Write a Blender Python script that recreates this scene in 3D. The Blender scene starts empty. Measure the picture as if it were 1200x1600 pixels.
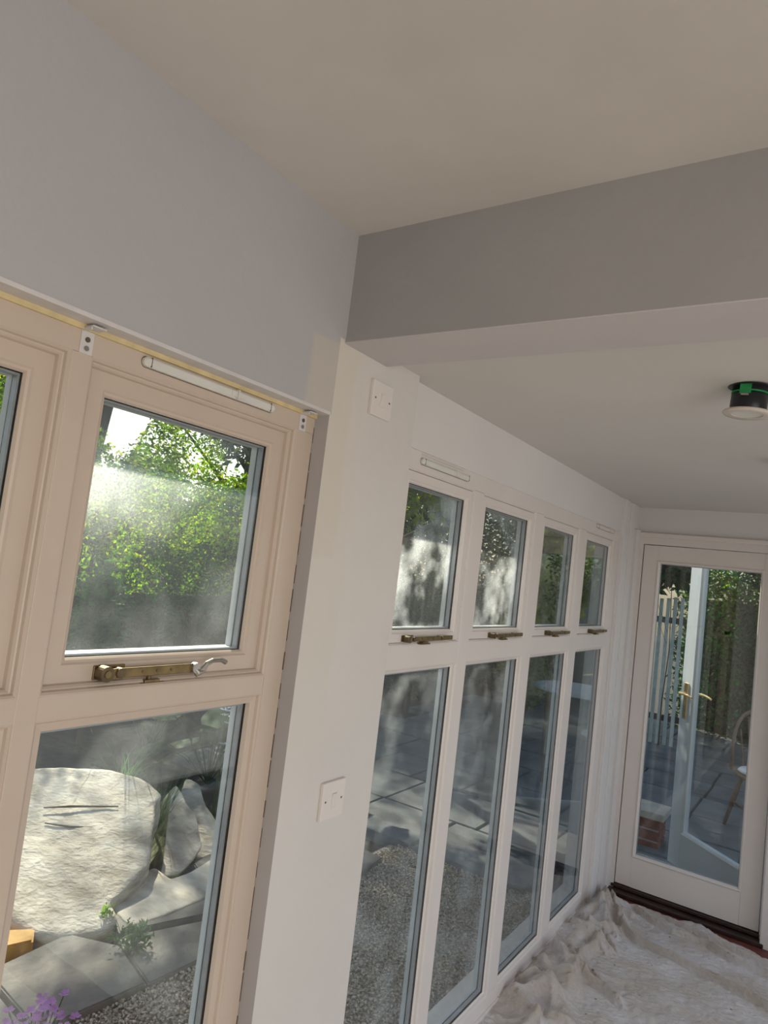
import bpy, bmesh, math, random
import numpy as np
from mathutils import Vector, Matrix
random.seed(7); rng = np.random.default_rng(7)
scene = bpy.context.scene
COL = scene.collection
PI = math.pi
# ------------------------------------------------------------------ camera
CAM = (0.9595, -1.1764, 1.6212); YAW, PITCH, ROLL, FPX = 0.5961, 0.0786, 0.1196, 1065.9
cd = bpy.data.cameras.new('camera'); cam = bpy.data.objects.new('camera', cd); COL.objects.link(cam)
F = Vector((-math.sin(YAW)*math.cos(PITCH), math.cos(YAW)*math.cos(PITCH), math.sin(PITCH)))
X = Vector((math.cos(YAW), math.sin(YAW), 0)); U = X.cross(F)
c_, s_ = math.cos(ROLL), math.sin(ROLL)
Xr, Ur = c_*X + s_*U, -s_*X + c_*U
M = Matrix((Xr, Ur, -F)).transposed().to_4x4(); M.translation = Vector(CAM)
cam.matrix_world = M
cd.sensor_fit = 'VERTICAL'; cd.sensor_height = 24; cd.lens = FPX/1600*24
cd.clip_start = 0.02; cd.clip_end = 200
scene.camera = cam
# ------------------------------------------------------------------ colour management, sky, sun, daylight fill
vs = scene.view_settings; vs.view_transform = 'Standard'; vs.look = 'None'; vs.gamma = 1.0
vs.use_curve_mapping = False; vs.exposure = 0.0
SUN = Vector((-0.70, 0.36, 0.66)).normalized()
w = bpy.data.worlds.new('sky'); scene.world = w; w.use_nodes = True
wn = w.node_tree; bgn = wn.nodes['Background']
sk = wn.nodes.new('ShaderNodeTexSky'); sk.sky_type = 'NISHITA'; sk.sun_disc = False
sk.sun_elevation = math.asin(SUN.z); sk.sun_rotation = math.atan2(SUN.x, SUN.y); sk.air_density = 1.0; sk.dust_density = 2.0
wn.links.new(sk.outputs[0], bgn.inputs[0]); bgn.inputs[1].default_value = 0.20
ld = bpy.data.lights.new('sun', 'SUN'); ld.energy = 9.0; ld.color = (1, .90, .74); ld.angle = 0.012
sun = bpy.data.objects.new('sun', ld); COL.objects.link(sun); sun.rotation_euler = SUN.to_track_quat('Z', 'Y').to_euler()
sun.location = (-6, 4, 7)
def area(name, loc, to, sx, sy, e, col):
    l = bpy.data.lights.new(name, 'AREA'); l.shape = 'RECTANGLE'; l.size = sx; l.size_y = sy; l.energy = e; l.color = col
    o = bpy.data.objects.new(name, l); COL.objects.link(o); o.location = loc
    o.rotation_euler = (Vector(to)-Vector(loc)).to_track_quat('-Z', 'Y').to_euler(); return o
# fill lamps added for daylight from the unseen openings of the two rooms
area('daylight_fill_near', (3.15, -1.7, 1.1), (0, -1.2, 1.1), 2.4, 1.9, 41, (1, .96, .90))
area('daylight_fill_far', (1.95, 1.65, 1.1), (0, 1.6, 0.9), 2.0, 1.7, 7.5, (1, .965, .94))

# ------------------------------------------------------------------ helpers
def mat(name, col, rough=.6, var=.06, scale=6., bump=0., bscale=60., metal=0., col2=None, spec=None, trans=0., stretch=None):
    m = bpy.data.materials.new(name); m.use_nodes = True; t = m.node_tree; n = t.nodes; b = n['Principled BSDF']
    tc = n.new('ShaderNodeTexCoord'); mp = n.new('ShaderNodeMapping'); t.links.new(tc.outputs['Object'], mp.inputs[0])
    if stretch: mp.inputs['Scale'].default_value = stretch
    nz = n.new('ShaderNodeTexNoise'); nz.inputs['Scale'].default_value = scale; nz.inputs['Detail'].default_value = 5
    t.links.new(mp.outputs[0], nz.inputs[0])
    cr = n.new('ShaderNodeValToRGB'); t.links.new(nz.outputs[0], cr.inputs[0])
    c1 = [max(0, c*(1-var)) for c in col]; c2 = col2 if col2 else [min(1, c*(1+var)) for c in col]
    cr.color_ramp.elements[0].position = .32; cr.color_ramp.elements[1].position = .68
    cr.color_ramp.elements[0].color = (*c1, 1); cr.color_ramp.elements[1].color = (*c2, 1)
    t.links.new(cr.outputs[0], b.inputs['Base Color'])
    b.inputs['Roughness'].default_value = rough; b.inputs['Metallic'].default_value = metal
    if spec is not None: b.inputs['Specular IOR Level'].default_value = spec
    if bump:
        n2 = n.new('ShaderNodeTexNoise'); n2.inputs['Scale'].default_value = bscale; n2.inputs['Detail'].default_value = 4
        t.links.new(mp.outputs[0], n2.inputs[0])
        bp = n.new('ShaderNodeBump'); bp.inputs['Strength'].default_value = bump; bp.inputs['Distance'].default_value = .01
        t.links.new(n2.outputs[0], bp.inputs['Height']); t.links.new(bp.outputs[0], b.inputs['Normal'])
    if trans:
        tr = n.new('ShaderNodeBsdfTranslucent'); mx = n.new('ShaderNodeMixShader'); mx.inputs[0].default_value = trans
        hs = n.new('ShaderNodeHueSaturation'); hs.inputs['Value'].default_value = 2.4; hs.inputs['Saturation'].default_value = 1.2
        hs.inputs['Hue'].default_value = .492
        t.links.new(cr.outputs[0], hs.inputs['Color']); t.links.new(hs.outputs[0], tr.inputs[0])
        t.links.new(b.outputs[0], mx.inputs[1]); t.links.new(tr.outputs[0], mx.inputs[2])
        t.links.new(mx.outputs[0], n['Material Output'].inputs[0])
    return m

def patch_mat(name, col, patches, rough=.85, blotch=.03):
    """painted plaster with differently coloured hand-painted patches; patches = (axis ranges, colour)"""
    m = mat(name, col, rough, blotch, 2.2, .12, 45.)
    t = m.node_tree; n = t.nodes; b = n['Principled BSDF']
    src = b.inputs['Base Color'].links[0].from_socket
    tc = n.new('ShaderNodeTexCoord'); nz = n.new('ShaderNodeTexNoise'); nz.inputs['Scale'].default_value = 9
    t.links.new(tc.outputs['Object'], nz.inputs[0])
    ad = n.new('ShaderNodeVectorMath'); ad.operation = 'MULTIPLY_ADD'
    t.links.new(nz.outputs['Color'], ad.inputs[0]); ad.inputs[1].default_value = (.04,)*3; t.links.new(tc.outputs['Object'], ad.inputs[2])
    sp = n.new('ShaderNodeSeparateXYZ'); t.links.new(ad.outputs[0], sp.inputs[0])
    for rngs, pc, st in patches:
        fac = None
        for ax, lo, hi in rngs:
            for v, sgn in ((lo, 1), (hi, -1)):
                mr = n.new('ShaderNodeMapRange'); mr.interpolation_type = 'SMOOTHSTEP'
                mr.inputs['From Min'].default_value = v+.02-sgn*.008; mr.inputs['From Max'].default_value = v+.02+sgn*.008
                t.links.new(sp.outputs[ax], mr.inputs[0])
                if fac is None: fac = mr.outputs[0]
                else:
                    mu = n.new('ShaderNodeMath'); mu.operation = 'MULTIPLY'; t.links.new(fac, mu.inputs[0]); t.links.new(mr.outputs[0], mu.inputs[1]); fac = mu.outputs[0]
        mu = n.new('ShaderNodeMath'); mu.operation = 'MULTIPLY'; t.links.new(fac, mu.inputs[0]); mu.inputs[1].default_value = st
        mx = n.new('ShaderNodeMixRGB'); t.links.new(mu.outputs[0], mx.inputs[0]); t.links.new(src, mx.inputs[1]); mx.inputs[2].default_value = (*pc, 1)
        src = mx.outputs[0]
    t.links.new(src, b.inputs['Base Color'])
    return m

def glass_mat(name, dirt=0., seedv=0., tint=(.965, .985, .975), streak=3., sun_haze=()):
    m = bpy.data.materials.new(name); m.use_nodes = True; t = m.node_tree; n = t.nodes; n.remove(n['Principled BSDF'])
    out = n['Material Output']
    lw = n.new('ShaderNodeLayerWeight'); lw.inputs[0].default_value = .5
    pw = n.new('ShaderNodeMath'); pw.operation = 'POWER'; t.links.new(lw.outputs['Facing'], pw.inputs[0]); pw.inputs[1].default_value = 5
    ma = n.new('ShaderNodeMath'); ma.operation = 'MULTIPLY_ADD'; t.links.new(pw.outputs[0], ma.inputs[0]); ma.inputs[1].default_value = .95; ma.inputs[2].default_value = .04
    tr = n.new('ShaderNodeBsdfTransparent'); tr.inputs[0].default_value = (*tint, 1)
    gl = n.new('ShaderNodeBsdfGlossy'); gl.inputs['Roughness'].default_value = .005
    mx = n.new('ShaderNodeMixShader'); t.links.new(ma.outputs[0], mx.inputs[0]); t.links.new(tr.outputs[0], mx.inputs[1]); t.links.new(gl.outputs[0], mx.inputs[2])
    last = mx.outputs[0]
    if dirt:
        tc = n.new('ShaderNodeTexCoord'); mp = n.new('ShaderNodeMapping'); t.links.new(tc.outputs['Object'], mp.inputs[0])
        mp.inputs['Location'].default_value = (0, seedv, seedv*.7)
        big = n.new('ShaderNodeTexNoise'); big.inputs['Scale'].default_value = 7.5; big.inputs['Detail'].default_value = 3; t.links.new(mp.outputs[0], big.inputs[0])
        r1 = n.new('ShaderNodeMapRange'); r1.inputs['From Min'].default_value = .46; r1.inputs['From Max'].default_value = .72; t.links.new(big.outputs[0], r1.inputs[0])
        fine = n.new('ShaderNodeTexNoise'); fine.inputs['Scale'].default_value = 260; fine.inputs['Detail'].default_value = 2; t.links.new(mp.outputs[0], fine.inputs[0])
        r2 = n.new('ShaderNodeMapRange'); r2.inputs['From Min'].default_value = .3; r2.inputs['From Max'].default_value = .7; r2.inputs['To Min'].default_value = .5; r2.inputs['To Max'].default_value = 1.3; t.links.new(fine.outputs[0], r2.inputs[0])
        ms = n.new('ShaderNodeMapping'); ms.inputs['Scale'].default_value = (1, 60, streak); t.links.new(mp.outputs[0], ms.inputs[0])
        stn = n.new('ShaderNodeTexNoise'); stn.inputs['Scale'].default_value = 1.; t.links.new(ms.outputs[0], stn.inputs[0])
        r3 = n.new('ShaderNodeMapRange'); r3.inputs['From Min'].default_value = .5; r3.inputs['From Max'].default_value = .8; r3.inputs['To Max'].default_value = .12; t.links.new(stn.outputs[0], r3.inputs[0])
        a = n.new('ShaderNodeMath'); a.operation = 'ADD'; t.links.new(r1.outputs[0], a.inputs[0]); t.links.new(r3.outputs[0], a.inputs[1])
        b = n.new('ShaderNodeMath'); b.operation = 'MULTIPLY'; t.links.new(a.outputs[0], b.inputs[0]); t.links.new(r2.outputs[0], b.inputs[1])
        c = n.new('ShaderNodeMath'); c.operation = 'MULTIPLY_ADD'; c.use_clamp = True; t.links.new(b.outputs[0], c.inputs[0]); c.inputs[1].default_value = dirt; c.inputs[2].default_value = dirt*.03
        for yy, zz, rr, st_ in sun_haze:  # placed haze patches over the dirt film, standing in for dappled sun
            fl = n.new('ShaderNodeVectorMath'); fl.operation = 'MULTIPLY'; t.links.new(tc.outputs['Object'], fl.inputs[0]); fl.inputs[1].default_value = (0, 1, 1)
            wb = n.new('ShaderNodeVectorMath'); wb.operation = 'MULTIPLY_ADD'; t.links.new(big.outputs['Color'], wb.inputs[0]); wb.inputs[1].default_value = (0, .18, .18); t.links.new(fl.outputs[0], wb.inputs[2])
            di = n.new('ShaderNodeVectorMath'); di.operation = 'DISTANCE'; t.links.new(wb.outputs[0], di.inputs[0]); di.inputs[1].default_value = (0, yy+.09, zz+.09)
            mr = n.new('ShaderNodeMapRange'); mr.interpolation_type = 'SMOOTHERSTEP'; mr.inputs['From Min'].default_value = rr; mr.inputs['From Max'].default_value = 0; mr.inputs['To Max'].default_value = st_; t.links.new(di.outputs['Value'], mr.inputs[0])
            mf = n.new('ShaderNodeMath'); mf.operation = 'MULTIPLY'; t.links.new(mr.outputs[0], mf.inputs[0]); t.links.new(r2.outputs[0], mf.inputs[1])
            c2_ = n.new('ShaderNodeMath'); c2_.operation = 'ADD'; c2_.use_clamp = True; t.links.new(c.outputs[0], c2_.inputs[0]); t.links.new(mf.outputs[0], c2_.inputs[1]); c = c2_
        tl = n.new('ShaderNodeBsdfTranslucent'); tl.inputs[0].default_value = (.9, .93, .95, 1)
        m2 = n.new('ShaderNodeMixShader'); t.links.new(c.outputs[0], m2.inputs[0]); t.links.new(last, m2.inputs[1]); t.links.new(tl.outputs[0], m2.inputs[2]); last = m2.outputs[0]
    t.links.new(last, out.inputs[0]); return m

def link(o, parent=None):
    COL.objects.link(o)
    if parent is not None: o.parent = parent
    return o
def mk(name, bm, m, parent=None, smooth=False):
    bmesh.ops.recalc_face_normals(bm, faces=bm.faces)
    me = bpy.data.meshes.new(name); bm.to_mesh(me); bm.free()
    for k in (m if isinstance(m, (list, tuple)) else [m]): me.materials.append(k)
    if smooth: me.polygons.foreach_set('use_smooth', [True]*len(me.polygons))
    return link(bpy.data.objects.new(name, me), parent)
def tag(o, label=None, cat=None, group=None, kind=None):
    if label: o['label'] = label
    if cat: o['category'] = cat
    if group: o['group'] = group
    if kind: o['kind'] = kind
    return o
def empty(name, loc=(0, 0, 0), rz=0., parent=None):
    o = bpy.data.objects.new(name, None); o.location = loc; o.rotation_euler = (0, 0, rz); o.empty_display_size = .05
    return link(o, parent)
def box(bm, a, b, bev=0., mi=0):
    r = bmesh.ops.create_cube(bm, size=1.)
    vs_ = r['verts']
    for v in vs_: v.co = Vector([(a[i]+b[i])/2 + v.co[i]*(b[i]-a[i]) for i in range(3)])
    if bev:
        es = {e for v in vs_ for e in v.link_edges}
        r = bmesh.ops.bevel(bm, geom=list(es), offset=bev, segments=2, affect='EDGES', profile=.5)
        fs = r['faces']
    for f in {f for v in vs_ if v.is_valid for f in v.link_faces}: f.material_index = mi
def boxo(name, a, b, m, parent=None, bev=0.):
    bm = bmesh.new(); box(bm, a, b, bev); return mk(name, bm, m, parent)
def cyl(bm, p, q, r, r2=None, seg=16, mi=0):
    p, q = Vector(p), Vector(q); d = q-p
    res = bmesh.ops.create_cone(bm, cap_ends=True, segments=seg, radius1=r, radius2=r if r2 is None else r2, depth=d.length)
    Mx = Matrix.Translation((p+q)/2) @ d.to_track_quat('Z', 'Y').to_matrix().to_4x4()
    bmesh.ops.transform(bm, matrix=Mx, verts=res['verts'])
    for f in {f for v in res['verts'] for f in v.link_faces}: f.material_index = mi
def lathe(bm, pts, c, seg=32, mi=0):
    rings = []
    for r, z in pts:
        rings.append([bm.verts.new((c[0]+r*math.cos(2*PI*i/seg), c[1]+r*math.sin(2*PI*i/seg), c[2]+z)) for i in range(seg)])
    for a, b in zip(rings, rings[1:]):
        for i in range(seg):
            f = bm.faces.new((a[i], a[(i+1) % seg], b[(i+1) % seg], b[i])); f.material_index = mi
def ring(bm, y0, y1, z0, z1, prof, mi=0):
    """closed cross-section (inset, x) swept and mitred around a rectangle in the y-z plane"""
    R = []
    for i, x in prof:
        R.append([bm.verts.new(c) for c in ((x, y0+i, z0+i), (x, y1-i, z0+i), (x, y1-i, z1-i), (x, y0+i, z1-i))])
    n = len(R)
    for k in range(n):
        a, b = R[k], R[(k+1) % n]
        for j in range(4):
            f = bm.faces.new((a[j], a[(j+1) % 4], b[(j+1) % 4], b[j])); f.material_index = mi
def tube(bm, pts, r, seg=8, mi=0, taper=None):
    pts = [Vector(p) for p in pts]; rings = []
    for k, p in enumerate(pts):
        d = (pts[min(k+1, len(pts)-1)]-pts[max(k-1, 0)]).normalized()
        a = d.orthogonal().normalized() if k == 0 else (a - d*a.dot(d)).normalized()
        b = d.cross(a); rr = r if taper is None else r*taper[k]
        rings.append([bm.verts.new(p+rr*(math.cos(2*PI*i/seg)*a+math.sin(2*PI*i/seg)*b)) for i in range(seg)])
    for A, B in zip(rings, rings[1:]):
        for i in range(seg): bm.faces.new((A[i], A[(i+1) % seg], B[(i+1) % seg], B[i])).material_index = mi
    bm.faces.new(rings[0][::-1]).material_index = mi; bm.faces.new(rings[-1]).material_index = mi
def np_mesh(name, V, Fc, m, parent=None, smooth=False, loc=None):
    me = bpy.data.meshes.new(name); V = np.asarray(V, dtype=np.float32); Fc = np.asarray(Fc, dtype=np.int32); k = Fc.shape[1]
    me.vertices.add(len(V)); me.vertices.foreach_set('co', V.ravel())
    me.loops.add(Fc.size); me.loops.foreach_set('vertex_index', Fc.ravel())
    me.polygons.add(len(Fc)); me.polygons.foreach_set('loop_start', np.arange(0, Fc.size, k, dtype=np.int32))
    me.update(calc_edges=True); me.validate()
    if smooth: me.polygons.foreach_set('use_smooth', np.ones(len(Fc), dtype=bool))
    me.materials.append(m); o = bpy.data.objects.new(name, me)
    return link(o, parent)

# ------------------------------------------------------------------ materials
M_ceil = mat('ceiling_emulsion', (.66, .62, .585), .9, .07, 2.0, .08, 30)
M_ceil2 = mat('far_ceiling_emulsion', (.66, .63, .60), .9, .03, 1.5, .05, 30)
M_grey = patch_mat('grey_lilac_mist_coat', (.465, .455, .465),
                   [(((1, -.105, .1), (2, 1.90, 2.105)), (.56, .51, .45), .85)])
M_beam = mat('beam_grey_paint', (.375, .362, .362), .9, .04, 2.5, .1, 40)
M_soff = mat('beam_soffit_paint', (.60, .565, .57), .9, .03, 3., .06, 40)
M_pier = patch_mat('pier_white_paint', (.70, .66, .625),
                   [(((1, -.2, .055), (2, 1.62, 2.6)), (.66, .60, .51), .6), (((1, -.2, .10), (2, 1.2, 2.12)), (.70, .64, .57), .4)])
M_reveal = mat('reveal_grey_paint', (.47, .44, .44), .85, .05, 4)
M_wall = mat('white_wall_paint', (.72, .69, .67), .85, .02, 2.5, .05, 40)
M_creamA = mat('cream_gloss_frame_paint', (.60, .495, .41), .38, .03, 5., .05, 25)
M_whiteB = mat('white_frame_paint', (.74, .68, .64), .4, .02, 5., .04, 25)
M_caulk = mat('yellow_old_sealant', (.68, .55, .30), .7, .12, 30)
M_bead = mat('white_corner_bead', (.66, .63, .62), .7, .04, 30)
M_plas = mat('white_plastic', (.78, .72, .68), .35, .01, 8)
M_vent = mat('vent_plastic', (.72, .71, .66), .4, .03, 12)
M_dark = mat('black_gap', (.012, .012, .014), .6, 0, 8)
M_spacer = mat('grey_aluminium_spacer', (.36, .37, .40), .45, .06, 40, metal=.2)
M_ext = mat('outer_frame_paint', (.68, .69, .72), .5, .04, 12)
M_brass = mat('tarnished_brass', (.22, .16, .075), .38, .25, 40, metal=.85)
M_brassd = mat('dark_tarnished_brass', (.16, .12, .07), .45, .25, 60, metal=.8)
M_chrome = mat('dull_chrome', (.42, .40, .37), .35, .1, 60, metal=.9)
M_gold = mat('polished_brass_handle', (.80, .60, .28), .28, .05, 60, metal=.9)
M_screw = mat('screw_hole', (.12, .09, .07), .6, .1, 60)
M_black = mat('black_can_metal', (.012, .012, .016), .35, .1, 60)
M_green = mat('green_intumescent_band', (.015, .25, .07), .5, .15, 60)
M_bezel = mat('brushed_bezel', (.66, .60, .53), .4, .05, 60)
M_floor = mat('red_quarry_tile', (.16, .045, .035), .5, .25, 9)
M_sill = mat('dark_brown_threshold', (.035, .018, .014), .45, .3, 12)
M_cloth = mat('paint_spotted_cotton', (.50, .44, .38), .95, .04, 5, .9, 60, col2=(.64, .61, .61))
M_leafdoor = mat('blue_white_door_paint', (.74, .80, .90), .4, .03, 6)
M_sand = mat('pale_sandstone', (.48, .42, .34), .85, .18, 6, .7, 26, col2=(.76, .70, .60), stretch=(1, 1.6, 5))
M_moss = mat('mossy_stone_edge', (.16, .20, .09), .95, .3, 14, .6, 40, col2=(.36, .38, .22))
M_slate = mat('blue_grey_paving', (.12, .11, .10), .75, .2, 5, .8, 24, col2=(.23, .21, .19))
M_patio = mat('pale_patio_slab', (.12, .125, .135), .8, .15, 4, .5, 20, col2=(.19, .20, .21))
M_soil = mat('dark_soil', (.045, .04, .032), .95, .4, 10, .8, 20)
M_peb = mat('mixed_gravel', (.20, .12, .07), .8, .5, 75, col2=(.78, .70, .58))
M_fence = mat('dark_stained_boards', (.035, .030, .026), .85, .35, 12, .5, 40, stretch=(1, 6, .6))
M_pale = mat('sunlit_pale_boards', (.62, .66, .60), .8, .15, 12)
M_bark = mat('bark', (.10, .075, .055), .95, .3, 15, 1., 40, stretch=(1, 1, .3))
M_brick = mat('red_brick', (.22, .075, .05), .9, .3, 25, .5, 60)
M_cap = mat('stone_coping', (.45, .40, .33), .9, .12, 12, .4, 40)
M_render = mat('grey_brown_render', (.33, .30, .27), .9, .06, 6, .3, 60)
M_wood = mat('chair_wood', (.23, .14, .10), .5, .2, 20)
M_cush = mat('cream_cushion', (.78, .80, .84), .9, .03, 20)
M_timber = mat('amber_timber', (.52, .28, .06), .7, .25, 15, .3, 40)
M_post = mat('grey_mauve_post', (.10, .095, .115), .7, .1, 10)
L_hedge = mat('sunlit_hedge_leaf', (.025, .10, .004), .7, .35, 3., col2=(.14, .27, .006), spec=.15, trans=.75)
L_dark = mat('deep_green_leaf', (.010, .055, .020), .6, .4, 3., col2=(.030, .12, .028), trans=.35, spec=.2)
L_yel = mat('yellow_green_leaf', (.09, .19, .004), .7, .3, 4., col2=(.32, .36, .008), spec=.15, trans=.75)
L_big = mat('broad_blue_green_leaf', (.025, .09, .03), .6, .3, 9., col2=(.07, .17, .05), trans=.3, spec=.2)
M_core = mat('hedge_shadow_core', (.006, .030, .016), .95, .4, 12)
M_purple = mat('purple_petal', (.45, .22, .50), .7, .2, 30, trans=.3)
M_white = mat('white_petal', (.85, .85, .86), .7, .03, 30)
G_clean = glass_mat('clear_glass')
G_dirty = [glass_mat('dirty_glass_%s' % k, d, sd, sun_haze=((-.50, 1.74, .15, .30), (-.36, 1.74, .16, .11), (-.22, 1.84, .08, .16)) if k == 'near' else ()) for k, d, sd in (('near', .045, 1.3), ('hazy', .44, 4.1), ('spotted', .44, 9.7), ('soft', .045, 13.2), ('smeared', .14, 17.9))]

# ------------------------------------------------------------------ room shell
NZ, FZ, BZ = 2.364, 2.134, 2.110      # near ceiling, far ceiling, beam soffit
def st(name, a, b, m, bev=0.): return tag(boxo(name, a, b, m, None, bev), kind='structure')
st('floor', (-.13, .34, -.12), (2.15, 3.02, 0), M_floor)
M_bounce = mat('pale_bounce_floor', (.55, .47, .38), .5, .1, 5, stretch=(1, .1, 1))  # unseen floor made pale to bounce light up to the ceiling
st('floor_near_room', (-.13, -3.4, -.12), (3.3, .34, 0), M_bounce)
# near ceiling: slightly uneven skim
n = 40; gx = np.linspace(-.3, 3.3, n); gy = np.linspace(-3.4, .1, n); GX, GY = np.meshgrid(gx, gy)
GZ = NZ + .006*np.sin(GX*2.3+.6)*np.clip(GX, 0, 1)*np.cos(GY*1.7)
Vt = np.stack([GX, GY, GZ], -1).reshape(-1, 3); Vb = Vt.copy(); Vb[:, 2] = NZ+.16
idx = np.arange(n*n).reshape(n, n); Fq = np.stack([idx[:-1, :-1], idx[:-1, 1:], idx[1:, 1:], idx[1:, :-1]], -1).reshape(-1, 4)
rim = np.concatenate([idx[0, :], idx[1:, -1], idx[-1, -2::-1], idx[-2:0:-1, 0]]); rim2 = np.roll(rim, -1)
Fs = np.stack([rim, rim2, rim2+n*n, rim+n*n], -1)
tag(np_mesh('ceiling', np.concatenate([Vt, Vb]), np.concatenate([Fq[:, ::-1], Fq+n*n, Fs]), M_ceil, smooth=False), kind='structure')
st('ceiling_far_room', (-.30, .10, FZ), (2.15, 3.05, FZ+.2), M_ceil2)
# left wall of the near room: band above the window, solid part behind the camera
bm = bmesh.new(); box(bm, (-.13, -3.4, 1.940), (.0015, -.018, 2.12)); box(bm, (-.13, -3.4, 2.12), (.0015, .02, NZ+.05))
tag(mk('wall_left', bm, M_grey), kind='structure')
st('wall_left_rear', (-.13, -3.4, 0), (0, -1.62, 1.94), M_pier)
bm = bmesh.new(); box(bm, (-.14, -.022, -.1), (.0, .330, FZ+.02), .0)
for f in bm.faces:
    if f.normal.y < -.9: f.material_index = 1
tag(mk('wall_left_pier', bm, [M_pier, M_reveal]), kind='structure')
st('wall_left_below_near_window', (-.13, -1.62, -.1), (-.035, -.022, .06), M_pier)
# beam with a lighter-coloured soffit slab
st('trim_1', (0.0005, .0, BZ+.003), (3.3, .172, NZ+.05), M_beam)
st('trim_2', (0.0005, .0, BZ), (3.3, .172, BZ+.003), M_soff)
# far room
st('wall_left_far', (-.13, .33, 1.952), (-.031, 2.545, FZ+.02), M_wall)
st('wall_left_far_plinth', (-.13, .33, -.1), (-.055, 2.545, .036), M_wall)
bm = bmesh.new(); box(bm, (-.16, 2.545, -.1), (-.026, 2.93, FZ+.01)); box(bm, (-.03, 2.560, 0), (-.016, 2.655, FZ), .003)
box(bm, (-.03, 2.70, 0), (-.019, 2.79, FZ), .003); box(bm, (-.03, 2.815, 0), (-.008, 2.90, 2.0), .003)
tag(mk('wall_left_corner', bm, M_wall), kind='structure')
YE = 2.90
bm = bmesh.new(); box(bm, (-.16, YE, 1.979), (2.15, YE+.12, FZ+.02)); box(bm, (-.16, YE, -.1), (-.018, YE+.12, 1.985))
box(bm, (.79, YE, -.1), (2.15, YE+.12, 1.985))
tag(mk('wall_back', bm, M_wall), kind='structure')
# unseen right and rear walls, with the big openings that let the daylight in
bm = bmesh.new()
box(bm, (3.2, -3.4, 0), (3.3, .17, .1)); box(bm, (3.2, -3.4, 2.1), (3.3, .17, NZ)); box(bm, (3.2, -3.4, .1), (3.3, -3.0, 2.1)); box(bm, (3.2, -.4, .1), (3.3, .17, 2.1))
tag(mk('wall_right', bm, M_wall), kind='structure')
bm = bmesh.new()
box(bm, (2.0, .17, 0), (2.1, 2.9, .15)); box(bm, (2.0, .17, 2.0), (2.1, 2.9, FZ)); box(bm, (2.0, .17, .15), (2.1, .5, 2.0)); box(bm, (2.0, 2.75, .15), (2.1, 2.9, 2.0))
tag(mk('wall_right_far', bm, M_wall), kind='structure')
st('wall_front', (-.3, -3.5, 0), (3.3, -3.4, NZ+.05), M_wall)
st('wall_right_return', (2.1, .172, 0), (3.3, .27, NZ), M_wall)
# roof overhang outside the glazing
st('trim_3', (-.40, -3.4, 2.02), (-.13, 3.1, 2.10), M_ext)
# plaster edge bead and old sealant over the near window
st('trim_4', (-.036, -1.62, 1.9385), (.0025, -.022, 1.9455), M_bead)
st('trim_5', (-.0405, -1.62, 1.930), (-.034, -.022, 1.9385), M_caulk)

# ------------------------------------------------------------------ windows
def glaze(parent, y0, y1, z0, z1, xg, dirty, mname='pane', k=1.):
    """double glazing in the rebate: inner pane, gasket / spacer / gasket, dirty outer pane"""
    e = .004
    boxo(mname, (xg-.004, y0-e, z0-e), (xg, y1+e, z1+e), G_clean, parent)
    bm = bmesh.new()
    x1, x2, x3, x4 = xg-.004, xg-.006, xg-.018, xg-.020
    ring(bm, y0-e, y1+e, z0-e, z1+e, [(0, x1), (e+.001, x1), (e+.001, x2), (0, x2)], 1)
    ring(bm, y0-e, y1+e, z0-e, z1+e, [(0, x2), (e+.0045, x2), (e+.0045, x3), (0, x3)], 0)
    ring(bm, y0-e, y1+e, z0-e, z1+e, [(0, x3), (e+.001, x3), (e+.001, x4), (0, x4)], 1)
    mk('glazing_spacer', bm, [M_spacer, M_dark], parent)
    boxo(mname, (x4-.004, y0-e, z0-e), (x4, y1+e, z1+e), dirty, parent)
    return x4-.004
def casement(parent, y0, y1, z0, z1, xf, w, depth, mt, dirty, gap=.0025, k=1.):
    """moving sash: face at xf, member width w, glass `depth` behind the face"""
    bm = bmesh.new(); xg = xf-depth; xb = xg-.037
    ring(bm, y0, y1, z0, z1, [(gap, xf), (w-.010, xf), (w-.007, xf-.0035), (w-.003, xf-.005), (w, xg+.001), (w, xg-.001),
                              (w-.005, xg-.002), (w-.005, xg-.024), (w, xg-.0245), (w+.001, xb), (gap, xb)])
    s = mk('casement', bm, mt, parent)
    glaze(s, y0+w, y1-w, z0+w, z1-w, xg, dirty, k=k)
    # weather-side bead in exterior paint
    bm = bmesh.new(); ring(bm, y0, y1, z0, z1, [(w-.004, xg-.0242), (w+.003, xg-.0242), (w+.004, xb-.002), (w-.004, xb-.002)]); mk('outer_bead', bm, M_ext, s)
    return s
def fixed_light(parent, y0, y1, z0, z1, xf, depth, mt, dirty, step=.010, k=1.):
    bm = bmesh.new(); xg = xf-depth; xb = xg-.037
    ring(bm, y0, y1, z0, z1, [(-.004, xf-.001), (.001, xf-.001), (.004, xf-.004), (.006, xf-.010), (step+.003, xf-.013), (step+.006, xg), (-.004, xg)])
    mk('glazing_bead', bm, mt, parent)
    w = step+.006
    bm = bmesh.new(); ring(bm, y0, y1, z0, z1, [(-.004, xg-.0242), (w+.002, xg-.0242), (w+.003, xb-.001), (-.004, xb-.001)]); mk('outer_bead', bm, M_ext, parent)
    glaze(parent, y0+w, y1-w, z0+w, z1-w, xg, dirty, k=k)
def moulding(bm, y0, y1, z0, z1, xf, d, s):
    """stepped ovolo round an opening: total inset s, total depth d"""
    ring(bm, y0, y1, z0, z1, [(-.003, xf-.0005), (.001, xf-.0005), (s*.35, xf-d*.16), (s*.45, xf-d*.42), (s*.62, xf-d*.46), (s*.86, xf-d*.62), (s, xf-d), (-.003, xf-d)])
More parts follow.
